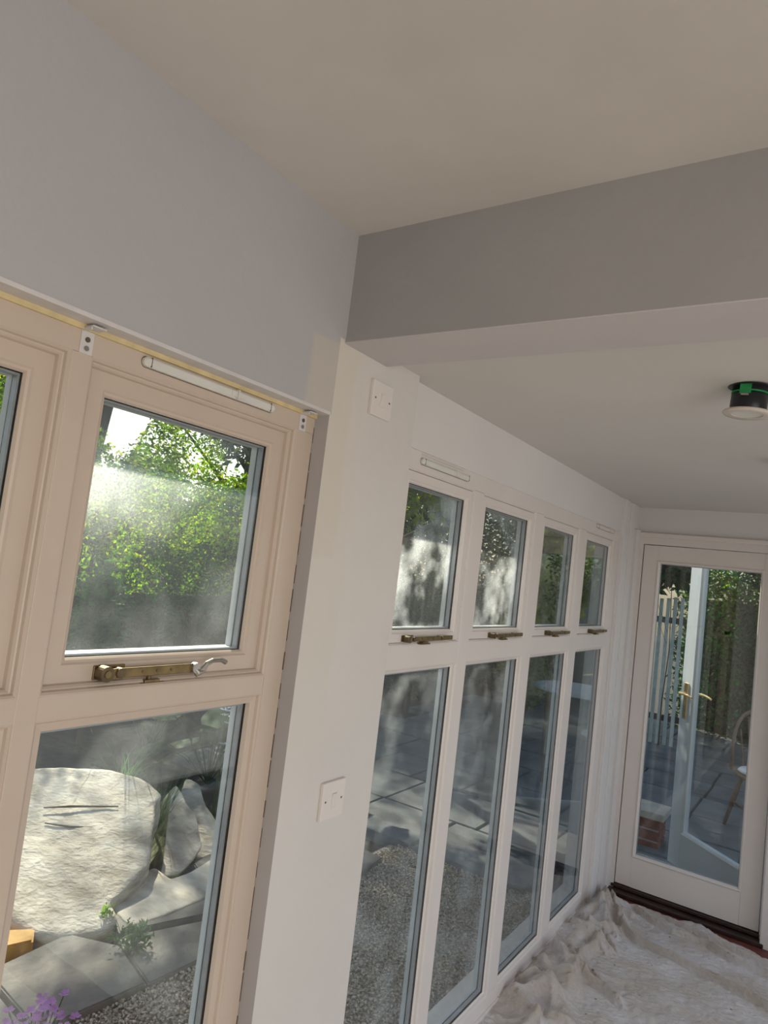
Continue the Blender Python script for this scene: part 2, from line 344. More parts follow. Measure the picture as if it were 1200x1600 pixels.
def stay(parent, y0, y1, z, xf, zt, handle=True, sc=1.):
    """casement stay: slotted bar with ring end, bracket, pin on the transom and curled tail"""
    bm = bmesh.new(); L = y1-y0; xs = xf+.016
    box(bm, (xs-.003, y0, z-.009*sc), (xs+.002, y0+L*.78, z+.008*sc), .0015, 0)
    cyl(bm, (xf, y0+.004, z), (xs+.007, y0+.004, z), .013*sc, seg=20, mi=1); cyl(bm, (xs+.006, y0+.004, z), (xs+.0085, y0+.004, z), .006*sc, seg=14, mi=0)
    cyl(bm, (xf, y0+.032, z), (xs+.005, y0+.032, z), .009*sc, seg=16, mi=1)
    for t in (.3, .42, .54): cyl(bm, (xs, y0+L*t, z), (xs+.0028, y0+L*t, z), .0028, seg=10, mi=1)
    box(bm, (xf, y0-.010, z-.012*sc), (xf+.003, y0+.05, z+.012*sc), .001, 1)
    mk('window_stay', bm, [M_brass, M_brassd], parent)
    bm = bmesh.new(); ym = y0+L*.38
    box(bm, (xf+.001, ym-.022, zt), (xf+.017, ym+.030, zt+.004), .0012, 0); cyl(bm, (xf+.010, ym, zt+.003), (xf+.010, ym, z-.003), .0045, seg=12, mi=1)
    box(bm, (xf+.003, ym-.012, zt+.003), (xf+.016, ym+.020, zt+.009), .001, 0)
    mk('stay_pin', bm, [M_brass, M_brassd], parent)
    bm = bmesh.new(); ye = y0+L*.76
    if handle:
        tube(bm, [(xs, ye-.006, z+.002), (xs+.003, ye+.006, z-.010), (xs+.006, ye+.014, z-.004), (xs+.008, ye+.022, z+.008), (xs+.008, ye+.036, z+.013), (xs+.008, ye+.058, z+.013), (xs+.008, ye+.070, z+.008)], .0055, 10, 0, [.9, 1.4, 1.3, .9, .8, .8, .9])
        cyl(bm, (xs-.004, ye, z), (xs+.007, ye, z), .010, seg=16, mi=0)
    else:
        cyl(bm, (xf, ye, z), (xs+.005, ye, z), .008*sc, seg=14, mi=0); box(bm, (xs-.002, ye, z-.006), (xs+.004, ye+L*.24, z+.007), .0015, 0)
    mk('stay_handle', bm, M_chrome if handle else M_brass, parent)
def vent(parent, y0, y1, z, xf, m=M_vent, slider=True):
    bm = bmesh.new(); h = .0085
    # long rounded-end cover
    N = 10; prof = []
    for i in range(N+1): a = PI/2+PI*i/N; prof.append((y0+h+h*math.cos(a), z+h*math.sin(a)))
    for i in range(N+1): a = -PI/2+PI*i/N; prof.append((y1-h+h*math.cos(a), z+h*math.sin(a)))
    f0 = [bm.verts.new((xf, y, zz)) for y, zz in prof]; cy, cz = (y0+y1)/2, z
    f1 = [bm.verts.new((xf+.007, y0+h+(y-y0-h)*1. if 0 else y, zz)) for y, zz in prof]
    f2 = [bm.verts.new((xf+.010, cy+(y-cy)*.985, cz+(zz-cz)*.6)) for y, zz in prof]
    n_ = len(prof)
    for A, B in ((f0, f1), (f1, f2)):
        for i in range(n_): bm.faces.new((A[i], A[(i+1) % n_], B[(i+1) % n_], B[i]))
    bm.faces.new(f2); bm.faces.new(f0[::-1])
    v = mk('trickle_vent', bm, m, parent)
    bm = bmesh.new()
    # shadow gap round the cover and the end-cap joints
    f0 = [bm.verts.new((xf+.0004, cy+(y-cy)*1.006, cz+(zz-cz)*1.16)) for y, zz in prof]; bm.faces.new(f0)
    for yy in (y0+.014, y1-.014): box(bm, (xf+.0005, yy-.0006, z-h*.98), (xf+.0105, yy+.0006, z+h*.98))
    mk('vent_joint', bm, M_screw, v)
    if slider:
        bm = bmesh.new(); ys = y0+(y1-y0)*.66; box(bm, (xf+.009, ys-.014, z-.006), (xf+.012, ys+.022, z+.006), .001); box(bm, (xf+.009, ys-.002, z-.009), (xf+.017, ys+.001, z+.009), .0006)
        mk('vent_slider', bm, m, v)

# near window (cream)
XA = -.040
W1 = tag(empty('window_1', (0, 0, 0)), kind='structure')
bays = [(-1.10, -.606), (-.571, -.078)]
boxo('head_rail', (-.106, -1.62, 1.895), (XA, -.022, 1.9385), M_creamA, W1)
boxo('transom', (-.106, -1.60, 1.323), (XA, -.078, 1.362), M_creamA, W1, .0015)
boxo('mullion', (-.106, -.606, .10), (XA+.0008, -.571, 1.895), M_creamA, W1, .0015)
boxo('mullion', (-.106, -1.16, .10), (XA+.0008, -1.10, 1.895), M_creamA, W1, .0015)
boxo('jamb', (-.106, -.078, .10), (XA+.0004, -.0225, 1.895), M_creamA, W1, .0012)
boxo('jamb', (-.106, -1.62, .10), (XA, -1.16, 1.895), M_creamA, W1)
boxo('sill', (-.16, -1.62, .055), (XA+.012, -.0225, .10), M_creamA, W1, .003)
for i, (a, b) in enumerate(bays):
    bm = bmesh.new(); moulding(bm, a, b, 1.362, 1.895, XA, .024, .013); mk('opening_moulding', bm, M_creamA, W1)
    s = casement(W1, a+.008, b-.008, 1.370, 1.887, XA-.022, .043, .011, M_creamA, G_dirty[0], k=1.25)
    if i == 1: stay(s, -.462, -.205, 1.388, XA-.022, 1.3635, True, 1.)
    fixed_light(W1, a, b, .10, 1.323, XA, .022, M_creamA, G_dirty[3], step=.016, k=1.25)
vent(W1, -.483, -.160, 1.917, XA)
# hairline cracks beside the frame
bm = bmesh.new()
for k in range(26):
    z0 = .3+k*.063; d = random.uniform(-.0012, .0012)
    box(bm, (-.0395, -.0237+d, z0), (-.0385, -.0220, z0+.063*random.uniform(.5, 1)))
mk('filler_crack', bm, M_screw, W1)

# far window (white), four bays
XB = -.035
W2 = tag(empty('window_2', (0, 0, 0)), kind='structure')
bays = [(.372, .797), (.867, 1.337), (1.425, 1.888), (1.985, 2.455)]
boxo('head_rail', (-.087, .3305, 1.900), (XB, 2.545, 1.952), M_whiteB, W2)
boxo('transom', (-.087, .3305, 1.345), (XB, 2.455, 1.410), M_whiteB, W2, .002)
boxo('jamb', (-.087, .3305, .10), (XB, .372, 1.900), M_whiteB, W2)
boxo('jamb', (-.087, 2.455, .10), (XB, 2.545, 1.900), M_whiteB, W2, .002)
for (a, b), (c, d) in zip(bays, bays[1:]):
    boxo('mullion', (-.087, b, .10), (XB+.0006, c, 1.900), M_whiteB, W2, .003)
bm = bmesh.new(); box(bm, (-.15, .3305, .036), (XB, 2.545, .10), .002); box(bm, (XB-.006, .3305, .032), (XB+.006, 2.545, .05), .002)
mk('sill', bm, M_whiteB, W2)
for i, (a, b) in enumerate(bays):
    bm = bmesh.new(); moulding(bm, a, b, 1.410, 1.900, XB, .008, .006); mk('opening_moulding', bm, M_whiteB, W2)
    s = casement(W2, a+.0045, b-.0045, 1.4145, 1.8955, XB-.005, .036, .010, M_whiteB, G_dirty[(1, 2, 3, 3)[i]], gap=.003)
    ym = (.59, 1.155, 1.705, 2.29)[i]; stay(s, ym-.125, ym+.135, 1.428, XB-.005, 1.411, False, .75)
    fixed_light(W2, a, b, .10, 1.345, XB, .014, M_whiteB, G_dirty[(4, 4, 3, 3)[i]], step=.008)
vent(W2, .440, .742, 1.926, XB); vent(W2, 2.125, 2.420, 1.938, XB, M_whiteB)
bm = bmesh.new(); box(bm, (XB, .44, 1.944), (XB+.004, .70, 1.9465), .001); mk('filler_ridge', bm, M_whiteB, W2)

# ------------------------------------------------------------------ glazed end door with frame
D1 = tag(empty('door_1', (0, YE, 0)), kind='structure')
def ringx(bm, x0, x1, z0, z1, prof, mi=0):
    R = [[bm.verts.new(c) for c in ((x0+i, y, z0+i), (x1-i, y, z0+i), (x1-i, y, z1-i), (x0+i, y, z1-i))] for i, y in prof]
    n_ = len(R)
    for k in range(n_):
        a, b = R[k], R[(k+1) % n_]
        for j in range(4): bm.faces.new((a[j], a[(j+1) % 4], b[(j+1) % 4], b[j])).material_index = mi
bm = bmesh.new()
box(bm, (-.022, -.012, .0), (.012, .10, 1.93)); box(bm, (.720, -.012, .0), (.794, .10, 1.93)); box(bm, (-.022, -.0125, 1.925), (.794, .10, 1.985))
box(bm, (.727, -.060, .0), (.775, -.012, 1.985), .004); box(bm, (-.022, -.026, 1.965), (.790, -.012, 1.990), .003)
mk('door_frame', bm, M_whiteB, D1)
bm = bmesh.new(); LX0, LX1, LZ0, LZ1 = .016, .716, .048, 1.921; GX0, GX1, GZ0, GZ1 = .110, .612, .222, 1.820
box(bm, (LX0, .0, LZ0), (GX0-.014, .045, LZ1), .002); box(bm, (GX1+.014, .0, LZ0), (LX1, .045, LZ1), .002)
box(bm, (GX0-.014, .0, LZ0), (GX1+.014, .045, GZ0-.014), 0); box(bm, (GX0-.014, .0, GZ1+.014), (GX1+.014, .045, LZ1), 0)
dl = mk('door_leaf', bm, M_whiteB, D1)
bm = bmesh.new(); ringx(bm, GX0-.016, GX1+.016, GZ0-.016, GZ1+.016, [(0, -.003), (.006, -.006), (.012, -.003), (.016, .010), (.016, .036), (0, .036)])
mk('glazing_bead', bm, M_whiteB, dl)
boxo('pane', (GX0-.002, .012, GZ0-.002), (GX1+.002, .016, GZ1+.002), G_clean, dl)
boxo('pane', (GX0-.002, .030, GZ0-.002), (GX1+.002, .034, GZ1+.002), G_clean, dl)
bm = bmesh.new(); ringx(bm, GX0-.002, GX1+.002, GZ0-.002, GZ1+.002, [(0, .016), (.004, .016), (.004, .030), (0, .030)]); mk('glazing_spacer', bm, M_spacer, dl)
bm = bmesh.new(); box(bm, (-.02, -.062, .0), (.745, .11, .024), .006); box(bm, (.0, -.018, .028), (.722, .05, .044), .003)
mk('threshold', bm, M_sill, D1)

# second, outward-opened leaf outside (hinged on the right jamb)
H = Vector((.695, 3.08)); E_ = Vector((.180, 3.56)); dv = E_-H; Lw = dv.length
D2 = tag(empty('door_2', (H.x, H.y, 0), math.atan2(dv.y, dv.x)), kind='structure')
bm = bmesh.new(); s = .105
box(bm, (0, -.022, .03), (s, .022, 1.98), .003); box(bm, (Lw-s, -.022, .03), (Lw, .022, 1.98), .003)
box(bm, (s, -.022, .03), (Lw-s, .022, .235), 0); box(bm, (s, -.022, 1.88), (Lw-s, .022, 1.98), 0)
lf = mk('door_leaf', bm, M_leafdoor, D2)
bm = bmesh.new(); ringx(bm, s-.004, Lw-s+.004, .231, 1.884, [(0, -.024), (.014, -.016), (.014, .016), (0, .024)]); mk('glazing_bead', bm, M_leafdoor, lf)
boxo('pane', (s, -.003, .235), (Lw-s, .003, 1.88), G_clean, lf)
bm = bmesh.new()
for sg in (1, -1):
    yy = sg*.022
    box(bm, (Lw-.068, min(yy, yy+sg*.007), .905), (Lw-.032, max(yy, yy+sg*.007), 1.125), .003)
    cyl(bm, (Lw-.05, yy, 1.06), (Lw-.05, yy+sg*.05, 1.06), .008, seg=12)
    tube(bm, [(Lw-.05, yy+sg*.05, 1.06), (Lw-.09, yy+sg*.052, 1.062), (Lw-.13, yy+sg*.05, 1.058), (Lw-.16, yy+sg*.046, 1.052)], .0075, 8, 0, [1.2, 1., .95, .8])
mk('door_handle', bm, M_gold, lf)

# ------------------------------------------------------------------ fittings
def light_switch(y, z, label):
    o = tag(empty('light_switch', (0, y, z)), label, 'light switch', 'white single rocker switches on the pier')
    boxo('switch_plate', (0, 0, 0), (.0095, .086, .086), M_plas, o, .0018)
    bm = bmesh.new(); box(bm, (.006, .036, .027), (.0105, .052, .058), .0008)
    for v in bm.verts:
        if v.co.x > .008 and v.co.z > .045: v.co.x += .0026
    box(bm, (.004, .0345, .0255), (.0097, .0535, .0595), 0, 1)
    mk('rocker', bm, [M_plas, M_bead], o)
    for yy in (.013, .073):
        bm = bmesh.new(); cyl(bm, (.008, yy, .043), (.0101, yy, .043), .0026, seg=12); mk('screw', bm, M_screw, o)
    return o
light_switch(.117, 1.978, 'white light switch high on the pier, just under the beam')
light_switch(.115, 1.0255, 'white light switch low on the pier, at mid height of the picture')

def bracket(y, z, label, m):
    o = tag(empty('blind_bracket', (XA, y, z)), label, 'bracket', 'white metal blind brackets on the near window frame')
    bm = bmesh.new(); box(bm, (0, -.011, -.040), (.002, .011, 0), .0006); mk('wall_plate', bm, m, o)
    bm = bmesh.new(); box(bm, (0, -.011, -.0015), (.030, .013, .001), .0006); box(bm, (.004, -.011, -.006), (.026, -.009, 0), .0004); mk('hanger_plate', bm, m, o)
    for zz in (-.017, -.031):
        bm = bmesh.new(); cyl(bm, (.001, 0, zz), (.0036, 0, zz), .0042, seg=12); mk('screw', bm, M_screw if zz > -.02 else M_chrome, o)
bracket(-.585, 1.934, 'white metal bracket above the mullion at the left of the near window', M_bead)
bracket(-.063, 1.934, 'white metal bracket at the right top corner of the near window', M_bead)

def downlight(x, y, drop, label, tilt):
    o = tag(empty('downlight', (x, y, FZ)), label, 'ceiling light', 'black can downlights pulled out of the far ceiling')
    o.rotation_euler = (tilt[0], tilt[1], 0)
    bm = bmesh.new(); lathe(bm, [(0, -.003), (.047, -.003), (.049, -.0015), (.047, .0), (0, .0)], (0, 0, -.001)); mk('ceiling_hole', bm, M_black, o)
    bm = bmesh.new(); lathe(bm, [(0, -.018), (.036, -.018), (.039, -.022), (.039, -drop+.004), (.037, -drop), (0, -drop)], (0, 0, 0)); mk('can', bm, M_black, o, True)
    bm = bmesh.new(); lathe(bm, [(.033, -drop-.004), (.050, -drop-.005), (.053, -drop-.001), (.050, -drop+.003), (.036, -drop+.004), (.033, -drop-.004)], (0, 0, 0)); mk('bezel', bm, M_bezel, o, True)
    bm = bmesh.new(); lathe(bm, [(0, -drop-.001), (.034, -drop-.002), (.034, -drop+.001)], (0, 0, 0)); mk('lamp_glass', bm, M_vent, o)
    bm = bmesh.new()
    for a in (-1.70, .4, 2.5):
        ca, sa = math.cos(a), math.sin(a); p = Vector((ca*.040, sa*.040, 0)); t = Vector((-sa, ca, 0))*.012
        vs8 = [p-t+Vector((0, 0, -.001)), p+t+Vector((0, 0, -.001)), p+t+Vector((0, 0, -.026)), p-t+Vector((0, 0, -.026))]
        q = [v+Vector((ca, sa, 0))*.002 for v in vs8]; A = [bm.verts.new(v) for v in vs8]; B = [bm.verts.new(v) for v in q]
        bm.faces.new(A[::-1]); bm.faces.new(B)
        for i in range(4): bm.faces.new((A[i], A[(i+1) % 4], B[(i+1) % 4], B[i]))
    lathe(bm, [(.030, -.019), (.0395, -.018), (.0395, -.015), (.030, -.014)], (0, 0, 0))
    mk('fire_band', bm, M_green, o)
    bm = bmesh.new()
    box(bm, (.041*math.cos(-1.7)-.008, .041*math.sin(-1.7)-.004, -.031), (.041*math.cos(-1.7)+.008, .041*math.sin(-1.7)+.004, -.027)); mk('clip', bm, M_chrome, o)
downlight(.762, .560, .062, 'black can downlight with a green band hanging below the far ceiling beside the beam', (0, 0.06))
downlight(.800, 1.440, .030, 'second downlight further back, its edge just inside the right border', (0, 0))

# ------------------------------------------------------------------ dust sheet
def seg_dist(P, pl):
    best = np.full(P.shape[:-1], 9.); side = np.zeros(P.shape[:-1]); tt = np.zeros(P.shape[:-1])
    for k, (a, b) in enumerate(zip(pl, pl[1:])):
        a, b = np.array(a), np.array(b); d = b-a; L2 = d@d
        t = np.clip(((P-a)@d)/L2, 0, 1); q = a+t[..., None]*d; e = P-q; r = np.hypot(e[..., 0], e[..., 1])
        s = np.sign(d[0]*e[..., 1]-d[1]*e[..., 0]); m_ = r < best
        best = np.where(m_, r, best); side = np.where(m_, s, side)
    return best, side
def vnoise(x, y, f, seed):
    r = np.random.default_rng(seed); o = np.zeros_like(x)
    for k in range(7):
        a = r.uniform(0, 2*PI); ff = f*r.uniform(.6, 1.7); o += np.sin((x*math.cos(a)+y*math.sin(a))*ff+r.uniform(0, 6)+1.3*np.sin((x*math.sin(a)-y*math.cos(a))*ff*.6+k))
    return o/7
nx, ny = 360, 540
u = np.linspace(0, 1, nx); v = np.linspace(0, 1, ny); Ug, Vg = np.meshgrid(u, v)
xl = -.048+.006*np.sin(Vg*31)+.004*np.sin(Vg*83+1)+.055*np.clip((Vg-.93)*14, 0, 1)
yb = 2.815-.030*np.sin(Ug*17)-.10*np.clip(Ug*1.9-.35, 0, 1)+.02*np.sin(Ug*43+2)
yb = yb-.03*np.exp(-((Ug-.22)/.05)**2)
Xs = xl+Ug*(1.55-xl); Ys = .50+Vg*(yb-.50)
Xs = Xs+.012*vnoise(Ug*1.5, Vg*2.3, 14, 5)*np.clip(Ug*9, 0, 1); Ys = Ys+.010*vnoise(Ug*1.5, Vg*2.3, 16, 6)
P = np.stack([Xs, Ys], -1)
Z = .012+.008*vnoise(Xs, Ys, 20, 1)+.005*vnoise(Xs, Ys, 55, 2)+.0035*vnoise(Xs*1.3, Ys, 120, 3)
Z += .006*np.abs(vnoise(Xs*.5+Ys*.2, Ys*1.4-Xs*.8, 95, 11))
FOLD_SHADE = np.zeros_like(Z)  # mask of tan shading painted along the folds
def fold(pl, h, wd, step=0., sharp=1.2, near=None):
    global Z, FOLD_SHADE
    d, sd = seg_dist(P, pl); ww = wd if near is None else np.where(sd > 0, wd, near); Z = Z+h*np.exp(-(d/ww)**sharp); FOLD_SHADE = np.maximum(FOLD_SHADE, min(1, h*26)*np.exp(-(d/(.006+h*.28))**1.5))
    if near is not None: Z = Z-.010*np.exp(-((d-.013)/.009)**2)*(sd < 0)
    if step: Z = Z+step*np.where(sd > 0, 1, 0)*np.exp(-(d/.35)**2)*(1-np.exp(-(d/.01)**2))
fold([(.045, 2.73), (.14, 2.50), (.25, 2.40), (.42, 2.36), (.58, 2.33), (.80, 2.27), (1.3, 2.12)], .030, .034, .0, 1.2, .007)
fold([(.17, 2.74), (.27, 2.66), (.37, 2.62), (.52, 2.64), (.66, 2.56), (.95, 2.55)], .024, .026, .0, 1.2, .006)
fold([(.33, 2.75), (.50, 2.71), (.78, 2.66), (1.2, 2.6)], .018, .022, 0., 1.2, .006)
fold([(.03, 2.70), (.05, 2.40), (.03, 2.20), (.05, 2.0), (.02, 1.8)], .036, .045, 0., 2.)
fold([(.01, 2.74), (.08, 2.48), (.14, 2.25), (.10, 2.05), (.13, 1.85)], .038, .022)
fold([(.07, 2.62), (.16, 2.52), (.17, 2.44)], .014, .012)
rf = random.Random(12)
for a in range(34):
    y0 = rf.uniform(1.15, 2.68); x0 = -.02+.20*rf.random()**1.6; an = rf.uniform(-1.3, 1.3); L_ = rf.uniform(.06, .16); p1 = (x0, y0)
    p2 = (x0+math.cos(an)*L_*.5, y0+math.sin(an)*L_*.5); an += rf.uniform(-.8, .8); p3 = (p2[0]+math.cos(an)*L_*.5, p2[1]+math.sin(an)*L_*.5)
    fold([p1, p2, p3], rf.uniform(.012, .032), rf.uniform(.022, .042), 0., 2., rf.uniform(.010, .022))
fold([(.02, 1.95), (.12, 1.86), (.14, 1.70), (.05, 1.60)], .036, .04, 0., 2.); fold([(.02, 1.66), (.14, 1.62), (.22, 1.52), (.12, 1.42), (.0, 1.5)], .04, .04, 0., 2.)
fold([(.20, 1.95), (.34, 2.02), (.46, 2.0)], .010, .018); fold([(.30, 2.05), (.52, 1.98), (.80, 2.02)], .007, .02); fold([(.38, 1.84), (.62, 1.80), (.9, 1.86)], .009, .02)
edge = np.exp(-(Xs-xl)/.05)*(.5+.5*np.sin(Ys*26+2*np.sin(Ys*9)))
Z += .035*np.exp(-(Xs-xl)/.07)*(1+.5*vnoise(Xs, Ys, 14, 9))*np.clip((2.75-Ys)*8, 0, 1)
Z = np.maximum(Z, .003)
Vv = np.stack([Xs, Ys, Z], -1).reshape(-1, 3); idx = np.arange(nx*ny).reshape(ny, nx)
Fq = np.stack([idx[:-1, :-1], idx[:-1, 1:], idx[1:, 1:], idx[1:, :-1]], -1).reshape(-1, 4)
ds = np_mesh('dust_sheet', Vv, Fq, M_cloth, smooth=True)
sm = ds.modifiers.new('thickness', 'SOLIDIFY'); sm.thickness = .0022; sm.offset = -1
at_ = ds.data.attributes.new('fold_shade', 'FLOAT', 'POINT'); at_.data.foreach_set('value', (FOLD_SHADE*(.75+.5*vnoise(Xs, Ys, 30, 77))).clip(0, 1).astype(np.float32).ravel())
tag(ds, 'crumpled off-white cotton dust sheet spread over the floor below the far window', 'dust sheet')
# paint flecks and tan fold shading are painted into the cloth's own material
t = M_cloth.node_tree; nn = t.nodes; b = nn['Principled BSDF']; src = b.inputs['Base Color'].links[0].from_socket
an = nn.new('ShaderNodeAttribute'); an.attribute_name = 'fold_shade'; m0 = nn.new('ShaderNodeMixRGB'); t.links.new(an.outputs['Fac'], m0.inputs[0]); t.links.new(src, m0.inputs[1]); m0.inputs[2].default_value = (.44, .37, .30, 1); src = m0.outputs[0]
tc = nn.new('ShaderNodeTexCoord'); vo = nn.new('ShaderNodeTexVoronoi'); vo.inputs['Scale'].default_value = 16; t.links.new(tc.outputs['Object'], vo.inputs[0])
mr = nn.new('ShaderNodeMapRange'); mr.inputs['From Min'].default_value = .10; mr.inputs['From Max'].default_value = .05; t.links.new(vo.outputs['Distance'], mr.inputs[0])
rn = nn.new('ShaderNodeMath'); rn.operation = 'GREATER_THAN'; rn.inputs[1].default_value = .72
sx = nn.new('ShaderNodeSeparateColor'); t.links.new(vo.outputs['Color'], sx.inputs[0]); t.links.new(sx.outputs[0], rn.inputs[0])
mu = nn.new('ShaderNodeMath'); mu.operation = 'MULTIPLY'; t.links.new(mr.outputs[0], mu.inputs[0]); t.links.new(rn.outputs[0], mu.inputs[1])
mx = nn.new('ShaderNodeMixRGB'); t.links.new(mu.outputs[0], mx.inputs[0]); t.links.new(src, mx.inputs[1]); mx.inputs[2].default_value = (.16, .13, .11, 1); t.links.new(mx.outputs[0], b.inputs['Base Color'])

# ------------------------------------------------------------------ garden ground
GZ_ = -.10
st('ground', (-30, -12, -.30), (14, 34, GZ_-.035), M_soil)
def poly_slab(name, pts, z0, z1, m, parent=None, bev=.008, rough=0., ztop=None):
    bm = bmesh.new(); c = Vector((sum(p[0] for p in pts)/len(pts), sum(p[1] for p in pts)/len(pts)))
    lo = [bm.verts.new((p[0], p[1], z0)) for p in pts]; hi = [bm.verts.new((c.x+(p[0]-c.x)*.985, c.y+(p[1]-c.y)*.985, (ztop[i] if ztop else z1))) for i, p in enumerate(pts)]
    n_ = len(pts); bm.faces.new(lo[::-1]); bm.faces.new(hi)
    for i in range(n_): bm.faces.new((lo[i], lo[(i+1) % n_], hi[(i+1) % n_], hi[i]))
    if bev: bmesh.ops.bevel(bm, geom=[e for e in bm.edges if all(v in hi for v in e.verts)], offset=bev, segments=2, affect='EDGES')
    return mk(name, bm, m, parent)
pv = tag(empty('garden_path', (0, 0, 0)), kind='structure')
for pts, h in (([(-1.22, -.6), (-1.20, .30), (-1.62, .34), (-1.70, -.6)], -.075), ([(-1.20, .31), (-1.16, .72), (-1.44, .80), (-1.66, .70), (-1.63, .35)], -.070),
               ([(-1.16, .73), (-1.13, 1.20), (-1.34, 1.26), (-1.50, .84), (-1.44, .81)], -.078), ([(-1.51, .84), (-1.35, 1.28), (-1.62, 1.40), (-1.80, .98)], -.062),
               ([(-1.13, 1.21), (-1.10, 1.85), (-1.44, 1.90), (-1.46, 1.36), (-1.34, 1.27)], -.074), ([(-1.47, 1.37), (-1.45, 1.90), (-1.85, 1.95), (-1.84, 1.52), (-1.62, 1.41)], -.064),
               ([(-1.10, 1.86), (-1.18, 2.40), (-1.60, 2.45), (-1.62, 1.92)], -.076), ([(-1.63, 1.93), (-1.61, 2.46), (-2.2, 2.5), (-2.2, 1.97)], -.072)):
    poly_slab('paving_stone', pts, GZ_-.04, h, M_slate, pv, .006)
# pavings beyond the far window and outside the end door
pt = tag(empty('patio', (0, 0, 0)), kind='structure')
row = 0; y = 2.66
rowh = [.60, .62, .58, .60, .62, .60, .60, .62, .60, .60, .6]
for r_, h in enumerate(rowh):
    x = -3.4+(.31 if r_ % 2 else 0)
    while x < 1.9:
        wd = random.choice([.6, .6, .75, .45])
        x2 = x+wd
        if not (y < 3.05 and x2 > -.28) and not (y < 3.4 and x < -1.3 and False):
            z = -.070+random.uniform(-.004, .004)
            if y > 3.02 or x2 < -.30 or True:
                xx2 = min(x2, -.30) if y < 3.04 else x2
                if xx2-x > .1: poly_slab('paving_slab', [(x+.006, y+.006), (xx2-.006, y+.006), (xx2-.006, y+h-.006), (x+.006, y+h-.006)], GZ_-.04, z, M_patio, pt, .004)
        x = x2
    y += h
# gravel between the house and the stones: real pebbles
st('gravel_bed', (-1.30, -1.0, GZ_-.04), (-.14, 2.66, GZ_-.008), M_peb)
ico = bmesh.new(); bmesh.ops.create_icosphere(ico, subdivisions=1, radius=1.); ico.verts.ensure_lookup_table()
IV = np.array([v.co[:] for v in ico.verts]); IF = np.array([[v.index for v in f.verts] for f in ico.faces]); ico.free()
NP = 31000
px = rng.uniform(-1.26, -.16, NP); py = rng.uniform(.15, 2.72, NP)
r = rng.uniform(.0042, .0095, NP); sc3 = np.stack([r, r*rng.uniform(.6, 1, NP), r*rng.uniform(.5, .8, NP)], -1)
ang = rng.uniform(0, 2*PI, NP); V = IV[None]*sc3[:, None]*(1+.18*rng.standard_normal((NP, len(IV), 1)))
ca, sa = np.cos(ang)[:, None], np.sin(ang)[:, None]
V = np.stack([V[..., 0]*ca-V[..., 1]*sa+px[:, None], V[..., 0]*sa+V[..., 1]*ca+py[:, None], V[..., 2]+GZ_-.006+rng.uniform(0, .014, NP)[:, None]], -1)
Fp = (IF[None]+(np.arange(NP)*len(IV))[:, None, None]).reshape(-1, 3)
gv = np_mesh('gravel', V.reshape(-1, 3), Fp, M_peb)
tag(gv, 'loose brown and white gravel between the house and the stones', 'gravel', kind='stuff')

# ------------------------------------------------------------------ rockery stones
def rock(name, outline, label, m, thick, subd=4, seed=0, amp=.03, m2=None, parent=None, cr=.55):
    """outline: 3-D points of the visible upper face; extruded by `thick` (vector), rounded and roughened"""
    bm = bmesh.new(); T = Vector(thick)
    a = [bm.verts.new(p) for p in outline]; b_ = [bm.verts.new(Vector(p)+T) for p in outline]; n_ = len(a)
    ca_ = bm.verts.new(sum((Vector(p) for p in outline), Vector())/n_-T*.10); cb = bm.verts.new(sum((Vector(p) for p in outline), Vector())/n_+T)
    for i in range(n_):
        j = (i+1) % n_; bm.faces.new((a[i], a[j], ca_)); bm.faces.new((b_[j], b_[i], cb)); f = bm.faces.new((a[j], a[i], b_[i], b_[j]))
        if m2: f.material_index = 1
    bmesh.ops.recalc_face_normals(bm, faces=bm.faces)
    for e in bm.edges: pass
    cr_ = bm.edges.layers.float.new('crease_edge')
    for e in bm.edges:
        if (e.verts[0] in a and e.verts[1] in a) : e[cr_] = cr
        elif (e.verts[0] in b_ and e.verts[1] in b_): e[cr_] = .4
        elif (e.verts[0] in a and e.verts[1] in b_) or (e.verts[1] in a and e.verts[0] in b_): e[cr_] = .35
    me = bpy.data.meshes.new(name); bm.to_mesh(me); bm.free()
    me.materials.append(m)
    if m2: me.materials.append(m2)
    o = link(bpy.data.objects.new(name, me)); me.polygons.foreach_set('use_smooth', [True]*len(me.polygons))
    s = o.modifiers.new('round', 'SUBSURF'); s.levels = subd; s.render_levels = subd
    tx = bpy.data.textures.new(name+'_relief', 'CLOUDS'); tx.noise_scale = .14; tx.noise_depth = 4
    d = o.modifiers.new('relief', 'DISPLACE'); d.texture = tx; d.strength = amp; d.mid_level = .5; d.texture_coords = 'LOCAL'
    if label: tag(o, label, 'rock')
    return o
def ontilt(u_, v_, off=0.):
    """a point seen at photo position (u_, v_) on the boulder's sloping upper face"""
    d = F+Xr*((u_-600)/FPX)-Ur*((v_-800)/FPX); nrm = Vector((.32*.83, -.32*.55, 1)); b0 = Vector((-1.65, .80, -.045+off))
    t_ = (b0-Vector(CAM)).dot(nrm)/d.dot(nrm); return Vector(CAM)+d*t_
rock('boulder', [ontilt(u_, v_) for u_, v_ in ((85, 1466), (50, 1458), (15, 1438), (17, 1400), (24, 1345), (36, 1290), (30, 1240), (40, 1197), (110, 1198), (180, 1202), (228, 1217), (256, 1240), (245, 1252), (240, 1295), (236, 1345), (205, 1382), (168, 1415), (186, 1440), (150, 1460))],
     'large pale sandstone boulder lying sunlit behind the near window', M_sand, (0, 0, -.22), amp=.022, cr=.9)
rock('side_boulder', [ontilt(u_, v_) for u_, v_ in ((6, 1412), (-40, 1430), (-80, 1400), (-70, 1330), (-10, 1290), (14, 1330), (10, 1390))],
     'second pale boulder left of the large one, cut by the mullion', M_sand, (0, 0, -.2), amp=.022, cr=.8)
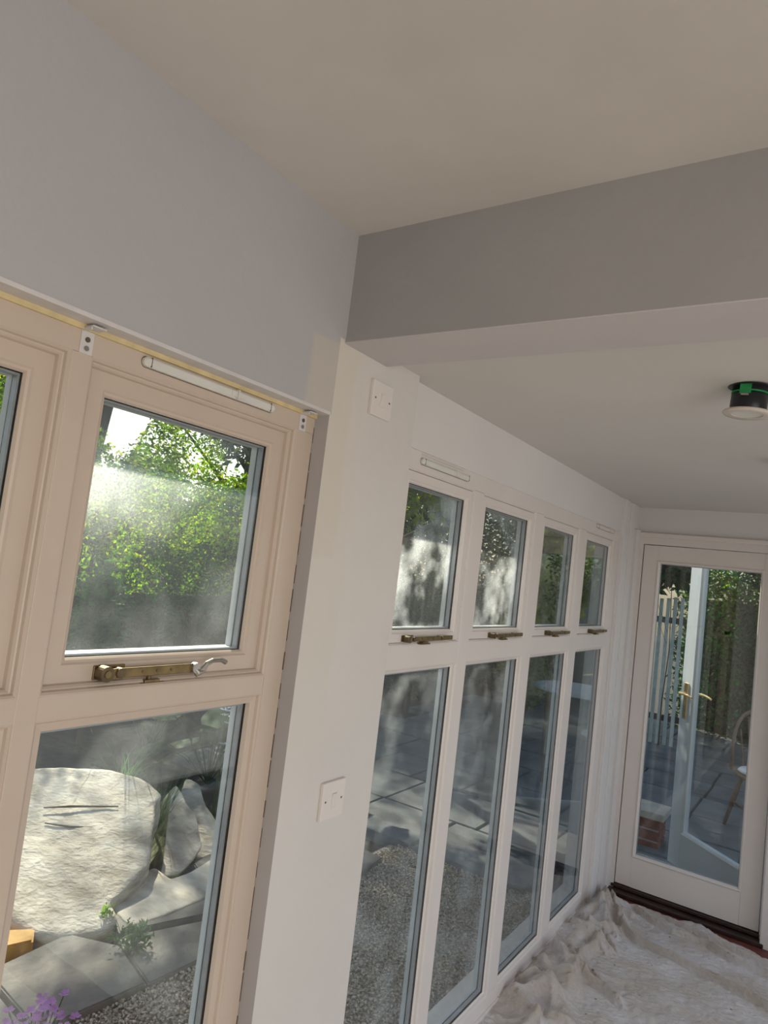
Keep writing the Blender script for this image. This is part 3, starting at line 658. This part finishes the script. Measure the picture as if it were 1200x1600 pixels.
def onv(u_, v_, base, dist=0.):
    """a point seen at photo position (u_, v_) on the upright plane through `base` that faces the house corner"""
    d = F+Xr*((u_-600)/FPX)-Ur*((v_-800)/FPX); nrm = Vector((.75*.28, -.66*.28, .96)); b0 = Vector(base)
    t_ = (b0-Vector(CAM)).dot(nrm)/d.dot(nrm); return Vector(CAM)+d*t_
bs = (-1.86, 1.40, -.06)
rock('standing_stone', [onv(u_, v_, bs) for u_, v_ in ((250, 1372), (258, 1330), (262, 1290), (266, 1240), (275, 1224), (285, 1240), (292, 1256), (306, 1272), (312, 1300), (318, 1322), (300, 1348), (280, 1366))],
     'upright pointed pale stone with a mossy left edge beside the large boulder', M_sand, (-.11, -.07, -.20), amp=.014, m2=M_moss, cr=.85)
bs2 = (-2.05, 1.85, -.06)
rock('leaning_stone', [onv(u_, v_, bs2) for u_, v_ in ((300, 1340), (286, 1290), (280, 1240), (290, 1214), (312, 1222), (322, 1262), (338, 1280), (352, 1320), (340, 1350))],
     'squat pale stone leaning behind the upright pointed stone', M_sand, (-.05, .05, -.22), amp=.02, cr=.8)
def ong(u_, v_, z_):
    d = F+Xr*((u_-600)/FPX)-Ur*((v_-800)/FPX); t_ = (z_-CAM[2])/d.z; return Vector(CAM)+d*t_
rock('flat_stone', [ong(u_, v_, -.055) for u_, v_ in ((172, 1416), (240, 1350), (262, 1376), (300, 1362), (350, 1330), (352, 1372), (330, 1398), (260, 1428), (203, 1447))], 'low flat shaded stone between the large boulder and the pointed stone', M_sand, (0, 0, -.09), amp=.012, cr=.9)
# twigs on the boulder
for k, pl in enumerate(([ontilt(68, 1262, .02), ontilt(110, 1260, .03), ontilt(185, 1260, .02)], [ontilt(70, 1286, .015), ontilt(110, 1292, .02), ontilt(160, 1294, .012)])):
    bm = bmesh.new(); tube(bm, pl, .006, 6, 0, [.5, 1, .6]); tag(mk('twig', bm, M_bark), ['thin brown twig lying across the back of the large boulder', 'short dark twig lying on the front slope of the large boulder'][k], 'twig')
o = poly_slab('timber_edging', [(-1.76, .22), (-1.66, .55), (-1.74, .60), (-1.95, .34)], GZ_-.02, -.045, M_timber); tag(o, 'amber timber board on the ground in front of the boulder', 'board')

# ------------------------------------------------------------------ plants
def leaves(name, P_, size, m, parent=None, asp=.45, up=.0, seed=1):
    r = np.random.default_rng(seed); N = len(P_)
    d = r.standard_normal((N, 3)); d[:, 2] = d[:, 2]*.8-.3+up; d /= np.linalg.norm(d, axis=1)[:, None]
    e = np.cross(d, r.standard_normal((N, 3))); e /= np.linalg.norm(e, axis=1)[:, None]; nn_ = np.cross(d, e)
    s = size*r.uniform(.55, 1.35, N)[:, None]
    A = P_; B = P_+d*s*.45+e*s*asp*.5+nn_*s*.08; C_ = P_+d*s; D = P_+d*s*.45-e*s*asp*.5+nn_*s*.08
    V_ = np.stack([A, B, C_, D], 1).reshape(-1, 3); i = np.arange(N)*4
    Fc = np.concatenate([np.stack([i, i+1, i+2], -1), np.stack([i, i+2, i+3], -1)])
    return np_mesh(name, V_, Fc, m, parent)
def blob_pts(N, c, rad, seed, shell=.5, lumps=10, lump=.45):
    """points in a lumpy crown: several overlapping ellipsoids"""
    r = np.random.default_rng(seed); c = np.array(c); rad = np.array(rad)
    lc = r.standard_normal((lumps, 3)); lc /= np.linalg.norm(lc, axis=1)[:, None]; lc = lc*r.uniform(.2, .75, (lumps, 1))
    k = r.integers(0, lumps, N); d = r.standard_normal((N, 3)); d /= np.linalg.norm(d, axis=1)[:, None]
    return c+rad*(lc[k]+d*lump*(r.uniform(0, 1, (N, 1))**shell))
def hedge_pts(N, x0, x1, y0, y1, z0, top, seed, wob=.25):
    r = np.random.default_rng(seed); x = r.uniform(x0, x1, N*2); y = r.uniform(y0, y1, N*2); z = z0+(r.uniform(0, 1, N*2)**.8)*(top-z0+wob)
    tt_ = top+wob*np.sin(y*3.1+x*2)+wob*.6*np.sin(y*7.7+1+x*5)
    den = np.sin(x*5+y*4)*np.sin(y*6.1-z*4.2)*np.sin(z*5.3+x*3)
    k = (z < tt_) & (den > -.32+r.uniform(-.3, .3, N*2)); return np.stack([x, y, z], -1)[k][:N]
def plant(name, label, cat, loc, parts, group=None):
    o = tag(empty(name, loc), label, cat, group)
    for p in parts: p.parent = o; p.matrix_parent_inverse = Matrix.Translation(Vector(loc)).inverted()
    return o
def trunk(p, q, r, forks=0, seed=1):
    bm = bmesh.new(); p, q = Vector(p), Vector(q); rr = random.Random(seed)
    mids = [p.lerp(q, t_)+Vector((rr.uniform(-.05, .05), rr.uniform(-.05, .05), 0))*(t_ > 0) for t_ in (0, .3, .6, 1)]
    tube(bm, mids, r, 10, 0, [1.3, 1, .85, .6])
    for k in range(forks):
        s_0 = p.lerp(q, rr.uniform(.45, .95)); e_ = s_0+Vector((rr.uniform(-1, 1), rr.uniform(-1, 1), rr.uniform(.3, 1)))*(q-p).length*.4
        tube(bm, [s_0, s_0.lerp(e_, .5)+Vector((0, 0, .05)), e_], r*.4, 7, 0, [1, .7, .3])
    return mk('trunk', bm, M_bark)
def stuff(o): o['kind'] = 'stuff'; return o
# hedge seen through the near window, over the dark fence
fn = tag(empty('board_fence', (-4.9, 0, GZ_)), 'dark stained upright board fence under the hedge behind the boulder', 'fence')
proto = None
for k in range(46):
    y0 = .9+k*.152
    if proto is None:
        proto = boxo('board', (-.012, 0, 0), (.012, .140, 1.15), M_fence, fn, .003); proto.location = (0, y0, 0)
    else:
        c = proto.copy(); COL.objects.link(c); c.parent = fn; c.location = (random.uniform(-.006, .006), y0, random.uniform(-.02, .02))
for zz in (.25, .95): boxo('rail', (-.06, .9, zz), (-.014, 7.9, zz+.07), M_fence, fn)
for k in range(4): boxo('post', (-.11, 1.1+k*1.9, 0), (-.015, 1.2+k*1.9, 1.18), M_fence, fn)
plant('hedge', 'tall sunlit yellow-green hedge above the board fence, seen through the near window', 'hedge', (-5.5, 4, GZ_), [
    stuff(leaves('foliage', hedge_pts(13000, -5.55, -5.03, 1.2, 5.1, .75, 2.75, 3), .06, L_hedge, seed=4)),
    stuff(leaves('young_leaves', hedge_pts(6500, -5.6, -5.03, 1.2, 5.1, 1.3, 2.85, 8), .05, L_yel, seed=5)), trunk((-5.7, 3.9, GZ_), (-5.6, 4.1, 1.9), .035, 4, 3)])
plant('fence_climber', 'dark climber spilling over the top of the board fence', 'plant', (-4.80, 3.9, GZ_), [
    stuff(leaves('foliage', hedge_pts(7000, -4.87, -4.62, 2.3, 6.4, .55, 1.35, 51, wob=.3), .055, L_dark, seed=52)), trunk((-4.80, 3.9, GZ_), (-4.78, 3.9, 1.0), .02, 4, 53)])
plant('garden_shrub', 'low bright-leaved bush at the bottom left of the near upper pane', 'shrub', (-3.9, 2.15, GZ_), [
    stuff(leaves('foliage', blob_pts(1800, (-3.9, 2.15, .85), (.38, .30, .55), 54), .075, L_big, seed=55)), trunk((-3.9, 2.15, GZ_), (-3.9, 2.15, .9), .02, 4, 56)])
plant('leafy_tree', 'tree with yellowing leaves at the right of the near window view', 'tree', (-5.5, 5.9, GZ_), [
    stuff(leaves('foliage', blob_pts(9000, (-5.5, 5.85, 2.4), (.55, .62, 1.1), 21), .085, L_yel, seed=6)), trunk((-5.5, 5.9, GZ_), (-5.5, 5.9, 2.6), .07, 5, 4)])
plant('leafy_tree', 'dark tree behind the hedge at the left of the near window view', 'tree', (-7.2, 3.6, GZ_), [
    stuff(leaves('foliage', blob_pts(4500, (-7.3, 2.7, 3.3), (.7, 1.0, .8), 22), .08, L_dark, seed=7)), stuff(leaves('added_shade_crown', blob_pts(16000, (-6.9, 4.5, 6.28), (1.5, 3.1, 1.4), 23, lumps=26, lump=.42), .13, L_dark, seed=27)), trunk((-7.2, 3.6, GZ_), (-7.0, 4.2, 5.6), .08, 5, 5)])  # high crown added out of view to shade the gravel
plant('hedge', 'deep green hedge of the next garden showing through gaps in the sunlit hedge', 'hedge', (-9.5, 7.0, GZ_), [
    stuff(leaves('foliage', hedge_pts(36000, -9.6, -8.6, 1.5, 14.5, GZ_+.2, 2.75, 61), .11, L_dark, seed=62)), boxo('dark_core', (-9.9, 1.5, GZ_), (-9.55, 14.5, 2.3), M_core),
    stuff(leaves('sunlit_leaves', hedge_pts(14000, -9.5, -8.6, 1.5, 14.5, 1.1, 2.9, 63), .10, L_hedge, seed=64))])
# tree over the far part of the garden, shading the patio
plant('shade_tree', 'spreading dark green tree standing over the gravel outside the far window', 'tree', (-3.3, 4.9, GZ_), [
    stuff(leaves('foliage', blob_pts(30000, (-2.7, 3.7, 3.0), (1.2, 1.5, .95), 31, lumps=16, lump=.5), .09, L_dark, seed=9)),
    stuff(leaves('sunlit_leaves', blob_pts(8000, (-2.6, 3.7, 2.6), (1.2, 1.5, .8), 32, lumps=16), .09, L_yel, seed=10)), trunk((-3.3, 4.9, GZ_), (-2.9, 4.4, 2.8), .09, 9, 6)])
plant('unseen_shade_tree', 'tall tree added above the view to shade the patio, behind the loose hedge', 'tree', (-5.6, 10.6, GZ_), [
    stuff(leaves('foliage', blob_pts(30000, (-6.3, 9.3, 5.7), (3.6, 2.8, 1.5), 33, lumps=30, lump=.42), .14, L_dark, seed=29)), trunk((-5.6, 10.6, GZ_), (-5.5, 9.9, 5.0), .14, 9, 12)])  # crown added out of view to shade the patio
plant('unseen_shade_tree', 'broad unseen tree added to shade the paving, far behind the loose hedge at left', 'tree', (-9.4, 9.2, GZ_), [
    stuff(leaves('foliage', blob_pts(22000, (-9.2, 8.8, 5.7), (2.7, 2.6, 1.5), 35, lumps=30, lump=.42), .16, L_dark, seed=39)), trunk((-9.4, 9.2, GZ_), (-9.3, 8.8, 5.0), .14, 9, 13)])  # another unseen crown, added to shade the paving beyond the far window
# hedges closing the garden behind the patio
plant('hedge', 'dense dark green hedge closing the far end of the patio behind the chair', 'hedge', (.8, 9.4, GZ_), [
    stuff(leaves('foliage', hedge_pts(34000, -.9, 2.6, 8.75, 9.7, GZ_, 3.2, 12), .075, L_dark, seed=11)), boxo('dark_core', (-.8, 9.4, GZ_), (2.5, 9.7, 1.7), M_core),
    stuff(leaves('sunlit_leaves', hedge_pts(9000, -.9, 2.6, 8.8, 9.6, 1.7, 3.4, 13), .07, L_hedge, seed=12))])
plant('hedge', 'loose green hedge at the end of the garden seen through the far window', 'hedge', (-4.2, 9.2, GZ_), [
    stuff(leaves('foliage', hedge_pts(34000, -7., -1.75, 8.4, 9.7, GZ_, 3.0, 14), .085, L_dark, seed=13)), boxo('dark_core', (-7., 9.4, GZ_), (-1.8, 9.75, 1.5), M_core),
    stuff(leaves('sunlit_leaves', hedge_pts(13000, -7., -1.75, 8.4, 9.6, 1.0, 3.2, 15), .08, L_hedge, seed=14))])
plant('garden_shrub', 'dark leafy shrub low beyond the gravel in the first far bay', 'shrub', (-3.7, 6.9, GZ_), [stuff(leaves('foliage', blob_pts(7000, (-3.7, 6.9, .75), (.9, .9, .85), 41), .08, L_dark, seed=15)), trunk((-3.7, 6.9, GZ_), (-3.7, 6.9, .8), .03, 5, 7)])
plant('garden_shrub', 'sunlit grey-green shrub with pale stems in the third far bay', 'shrub', (-1.9, 6.2, GZ_), [stuff(leaves('foliage', blob_pts(4500, (-1.9, 6.2, .85), (.5, .5, .65), 42), .10, L_hedge, seed=16)), trunk((-1.9, 6.2, GZ_), (-1.9, 6.2, .9), .03, 7, 8)])
plant('bright_shrub', 'bright yellow-green bush at the top of the last far bays', 'shrub', (-1.08, 4.8, GZ_), [stuff(leaves('foliage', blob_pts(4200, (-1.08, 4.75, 1.80), (.42, .42, .65), 43), .10, L_yel, seed=17)), trunk((-1.08, 4.8, GZ_), (-1.08, 4.75, 1.7), .03, 4, 9)])
# palisade behind the patio, sunlit glow put into its pale slat colour
pf = tag(empty('palisade_fence', (-1.25, 7.6, GZ_)), 'pale narrow-slatted palisade left of the opened door leaf', 'fence')
proto = None
for k in range(8):
    if proto is None: proto = boxo('slat', (0, 0, 0), (.04, .018, 1.75), M_pale, pf, .002); c = proto
    else: c = proto.copy(); COL.objects.link(c); c.parent = pf
    c.location = (.10+k*.078, 0, random.uniform(-.02, .02))
for zz in (.3, 1.45): boxo('rail', (.06, .02, zz), (.74, .05, zz+.07), M_fence, pf)
plant('climber', 'green climbing plant hanging over the palisade', 'plant', (-.7, 7.4, GZ_), [stuff(leaves('foliage', blob_pts(3200, (-.75, 7.35, 1.95), (.6, .25, .5), 44), .10, L_dark, seed=18)), trunk((-.7, 7.5, GZ_), (-.7, 7.45, 1.8), .007, 3, 10)])
gw = tag(boxo('rendered_wall', (-1.72, 6.9, GZ_-.03), (-1.30, 7.15, 2.6), M_render), 'plain grey-brown rendered wall seen through the last far bay', 'wall')
# broad-leaved plants, grass tufts and flowers by the stones
def broad(name, label, loc, n, hgt, spread, seed, m=L_big, size=.15):
    rr = random.Random(seed); parts = []; o = tag(empty(name, loc), label, 'plant')
    bmS = bmesh.new()
    for k in range(n):
        a = rr.uniform(0, 2*PI); h = hgt*rr.uniform(.45, 1); d = spread*rr.uniform(.2, 1); tip = Vector((math.cos(a)*d, math.sin(a)*d, h))
        tube(bmS, [(0, 0, 0), tip*.5+Vector((0, 0, h*.15)), tip], .004, 5)
        bm = bmesh.new(); s = size*rr.uniform(.7, 1.3); N = 12; ax = Vector((math.cos(a), math.sin(a), rr.uniform(-.5, .1))).normalized(); sd = ax.cross(Vector((0, 0, 1))).normalized(); up = sd.cross(ax)
        c0 = bm.verts.new(tip+ax*s*.4+up*s*.03); rim_ = []
        for i in range(N):
            t_ = 2*PI*i/N; rr_ = s*(.5+.06*math.cos(5*t_)); rim_.append(bm.verts.new(tip+ax*(s*.42+rr_*math.cos(t_))+sd*rr_*.85*math.sin(t_)-up*s*.10*abs(math.sin(t_))))
        for i in range(N): bm.faces.new((c0, rim_[i], rim_[(i+1) % N]))
        mk('leaf', bm, m, o, True)
    mk('stems', bmS, L_dark, o)
    return o
broad('broad_leaved_plant', 'big-leaved green plant leaning over the pointed stone', (-2.75, 2.45, GZ_), 22, .62, .45, 3, size=.2)
broad('broad_leaved_plant', 'tall broad-leaved plant at the top right of the near lower pane', (-2.35, 2.75, GZ_), 18, 1.05, .40, 5, size=.19)
broad('broad_leaved_plant', 'dark broad-leaved plant behind the boulder near the fence', (-3.5, 2.5, GZ_), 16, .75, .5, 8, m=L_dark, size=.16)
def tuft(name, label, loc, n, h, seed, m, w=.004, bend=.6, cat='grass'):
    rr = random.Random(seed); bm = bmesh.new()
    for k in range(n):
        a = rr.uniform(0, 2*PI); hh = h*rr.uniform(.5, 1.1); b_ = bend*hh*rr.uniform(.3, 1); p = Vector((rr.uniform(-.03, .03), rr.uniform(-.03, .03), 0)); dr = Vector((math.cos(a), math.sin(a), 0)); sd = Vector((-dr.y, dr.x, 0))
        prev = None
        for i in range(5):
            t_ = i/4; q = p+dr*b_*t_*t_+Vector((0, 0, hh*(t_-.25*t_*t_*bend))); ww = w*(1-t_*.9); cur = (bm.verts.new(q-sd*ww), bm.verts.new(q+sd*ww))
            if prev: bm.faces.new((prev[0], prev[1], cur[1], cur[0]))
            prev = cur
    o = mk(name, bm, m); o.location = loc; return tag(o, label, cat, kind='stuff')
tuft('grass_tuft', 'arching grass tuft growing behind the top of the large boulder', (-2.62, 1.62, GZ_+.05), 60, .62, 3, L_big, .005, 1.1)
tuft('grass_tuft', 'finer grass tuft between the boulder and the pointed stone', (-2.25, 1.62, GZ_), 40, .50, 4, L_big, .004, .9)
def weed(name, label, loc, n, rad, h, m, seed, size=.03):
    r = np.random.default_rng(seed); P_ = np.stack([r.normal(0, rad, n), r.normal(0, rad, n), r.uniform(.0, h, n)], -1)
    o = leaves(name, P_, size, m, seed=seed, up=.7); o.location = loc; return tag(o, label, 'plant', kind='stuff')
weed('weed', 'small green weed growing in the paving joint in front of the boulder', (-1.40, .83, -.075), 260, .030, .075, L_big, 3, .028)
weed('weed', 'little tuft of weed at the front edge of the large boulder', (-1.63, .86, -.055), 80, .015, .05, L_hedge, 5, .02)
def flowers(name, label, loc, n, h, rad, m, seed, fs=.016):
    rr = random.Random(seed); o = tag(empty(name, loc), label, 'flowers'); bmS = bmesh.new()
    for k in range(n):
        a = rr.uniform(0, 2*PI); d = rad*rr.random(); hh = h*rr.uniform(.55, 1.05); t_ = Vector((math.cos(a)*d, math.sin(a)*d, hh)); tube(bmS, [(t_.x*.3, t_.y*.3, 0), t_*.6, t_], .0018, 5)
        bm = bmesh.new()
        for i in range(5):
            b_ = 2*PI*i/5+rr.random(); dr = Vector((math.cos(b_), math.sin(b_), .35)); sd = Vector((-dr.y, dr.x, 0)); s = fs
            q = [t_, t_+dr*s*.6+sd*s*.45, t_+dr*s, t_+dr*s*.6-sd*s*.45]; bm.faces.new([bm.verts.new(p) for p in q])
        mk('flower', bm, m, o)
    mk('stems', bmS, L_big, o); return o
flowers('purple_flowers', 'clump of small purple flowers at the bottom left outside the near window', (-1.06, .22, GZ_), 46, .20, .12, M_purple, 3, .020)
flowers('white_flowers', 'few small white flowers at the top of the near lower pane', (-2.30, 2.10, GZ_), 9, .78, .10, M_white, 4, .03)

# ------------------------------------------------------------------ things outside the end door
wl = tag(empty('brick_wall', (-.42, 3.98, GZ_)), 'low red brick wall end with a pale coping stone outside the end door', 'wall')
bm = bmesh.new(); box(bm, (0, 0, 0), (.44, .205, .075*3-.01)); 
mk('mortar', bm, M_render, wl)
pr = None
for c in range(3):
    for f_ in range(3):
        L0 = -.004+f_*.155-(.07 if c % 2 else 0)
        for yy in (-.004, .112):
            a0, a1 = max(-.004, L0), min(.448, L0+.145)
            if c % 2 and f_ == 2: a1 = .448
            if a1-a0 > .04: boxo('brick', (a0, yy, c*.075+.004), (a1, yy+.098, c*.075+.068), M_brick, wl, .003)
boxo('coping_stone', (-.03, -.03, .222), (.475, .240, .272), M_cap, wl, .006)
tag(boxo('garden_post', (-.105, 3.20, GZ_-.03), (.035, 3.30, 2.05), M_post, None, .006), 'dark mauve-grey post just outside the left of the end door', 'post')
# windsor chair
ch = tag(empty('garden_chair', (.56, 4.95, -.07), 0.5), 'brown wooden hoop-back chair standing on the patio beyond the end door', 'chair')
bm = bmesh.new(); lathe(bm, [(0, .415), (.17, .415), (.20, .425), (.205, .440), (.19, .450), (0, .445)], (0, 0, 0), 28); mk('seat', bm, M_wood, ch, True)
for sx_, sy_ in ((1, 1), (1, -1), (-1, 1), (-1, -1)):
    bm = bmesh.new(); tube(bm, [(sx_*.11, sy_*.11, .42), (sx_*.15, sy_*.15, .22), (sx_*.19, sy_*.19, 0)], .018, 10, 0, [.9, 1.1, .65]); mk('leg', bm, M_wood, ch, True)
bm = bmesh.new(); tube(bm, [(-.15, -.15, .20), (-.15, .15, .20)], .010, 8); tube(bm, [(.15, -.15, .20), (.15, .15, .20)], .010, 8); tube(bm, [(-.15, 0, .20), (.15, 0, .20)], .010, 8); mk('stretcher', bm, M_wood, ch)
bm = bmesh.new(); hp = [(-.19+.0*i, 0, 0) for i in range(0)]
N = 16; pts = []
for i in range(N+1):
    a = PI*i/N; pts.append((-.18*math.cos(a), .15+.10*math.sin(a)**.8*(.6), .44+.46*math.sin(a)**.62))
tube(bm, pts, .014, 8); mk('hoop', bm, M_wood, ch, True)
for k in range(-2, 3):
    bm = bmesh.new(); x_ = k*.055; zt_ = .44+.44*(1-(abs(x_)/.19)**2.2); tube(bm, [(x_*.8, .155, .44), (x_, .205, zt_)], .007, 7); mk('spindle', bm, M_wood, ch)
o = tag(empty('seat_cushion', (.56, 4.95, -.07+.452), .5), 'thin pale cushion on the seat of the wooden chair', 'cushion')
bm = bmesh.new(); lathe(bm, [(0, 0), (.17, 0), (.185, .012), (.17, .028), (0, .034)], (0, 0, 0), 28); mk('cover', bm, M_cush, o, True)
tb = tag(empty('garden_table', (.98, 5.6, -.07)), 'white garden table partly hidden behind the wooden chair', 'table')
bm = bmesh.new(); lathe(bm, [(0, .70), (.43, .70), (.45, .71), (.43, .73), (0, .73)], (0, 0, 0), 32); mk('table_top', bm, M_cush, tb)
for a in range(4):
    bm = bmesh.new(); an = a*PI/2+.4; tube(bm, [(math.cos(an)*.33, math.sin(an)*.33, .70), (math.cos(an)*.38, math.sin(an)*.38, 0)], .016, 8); mk('leg', bm, M_cush, tb)
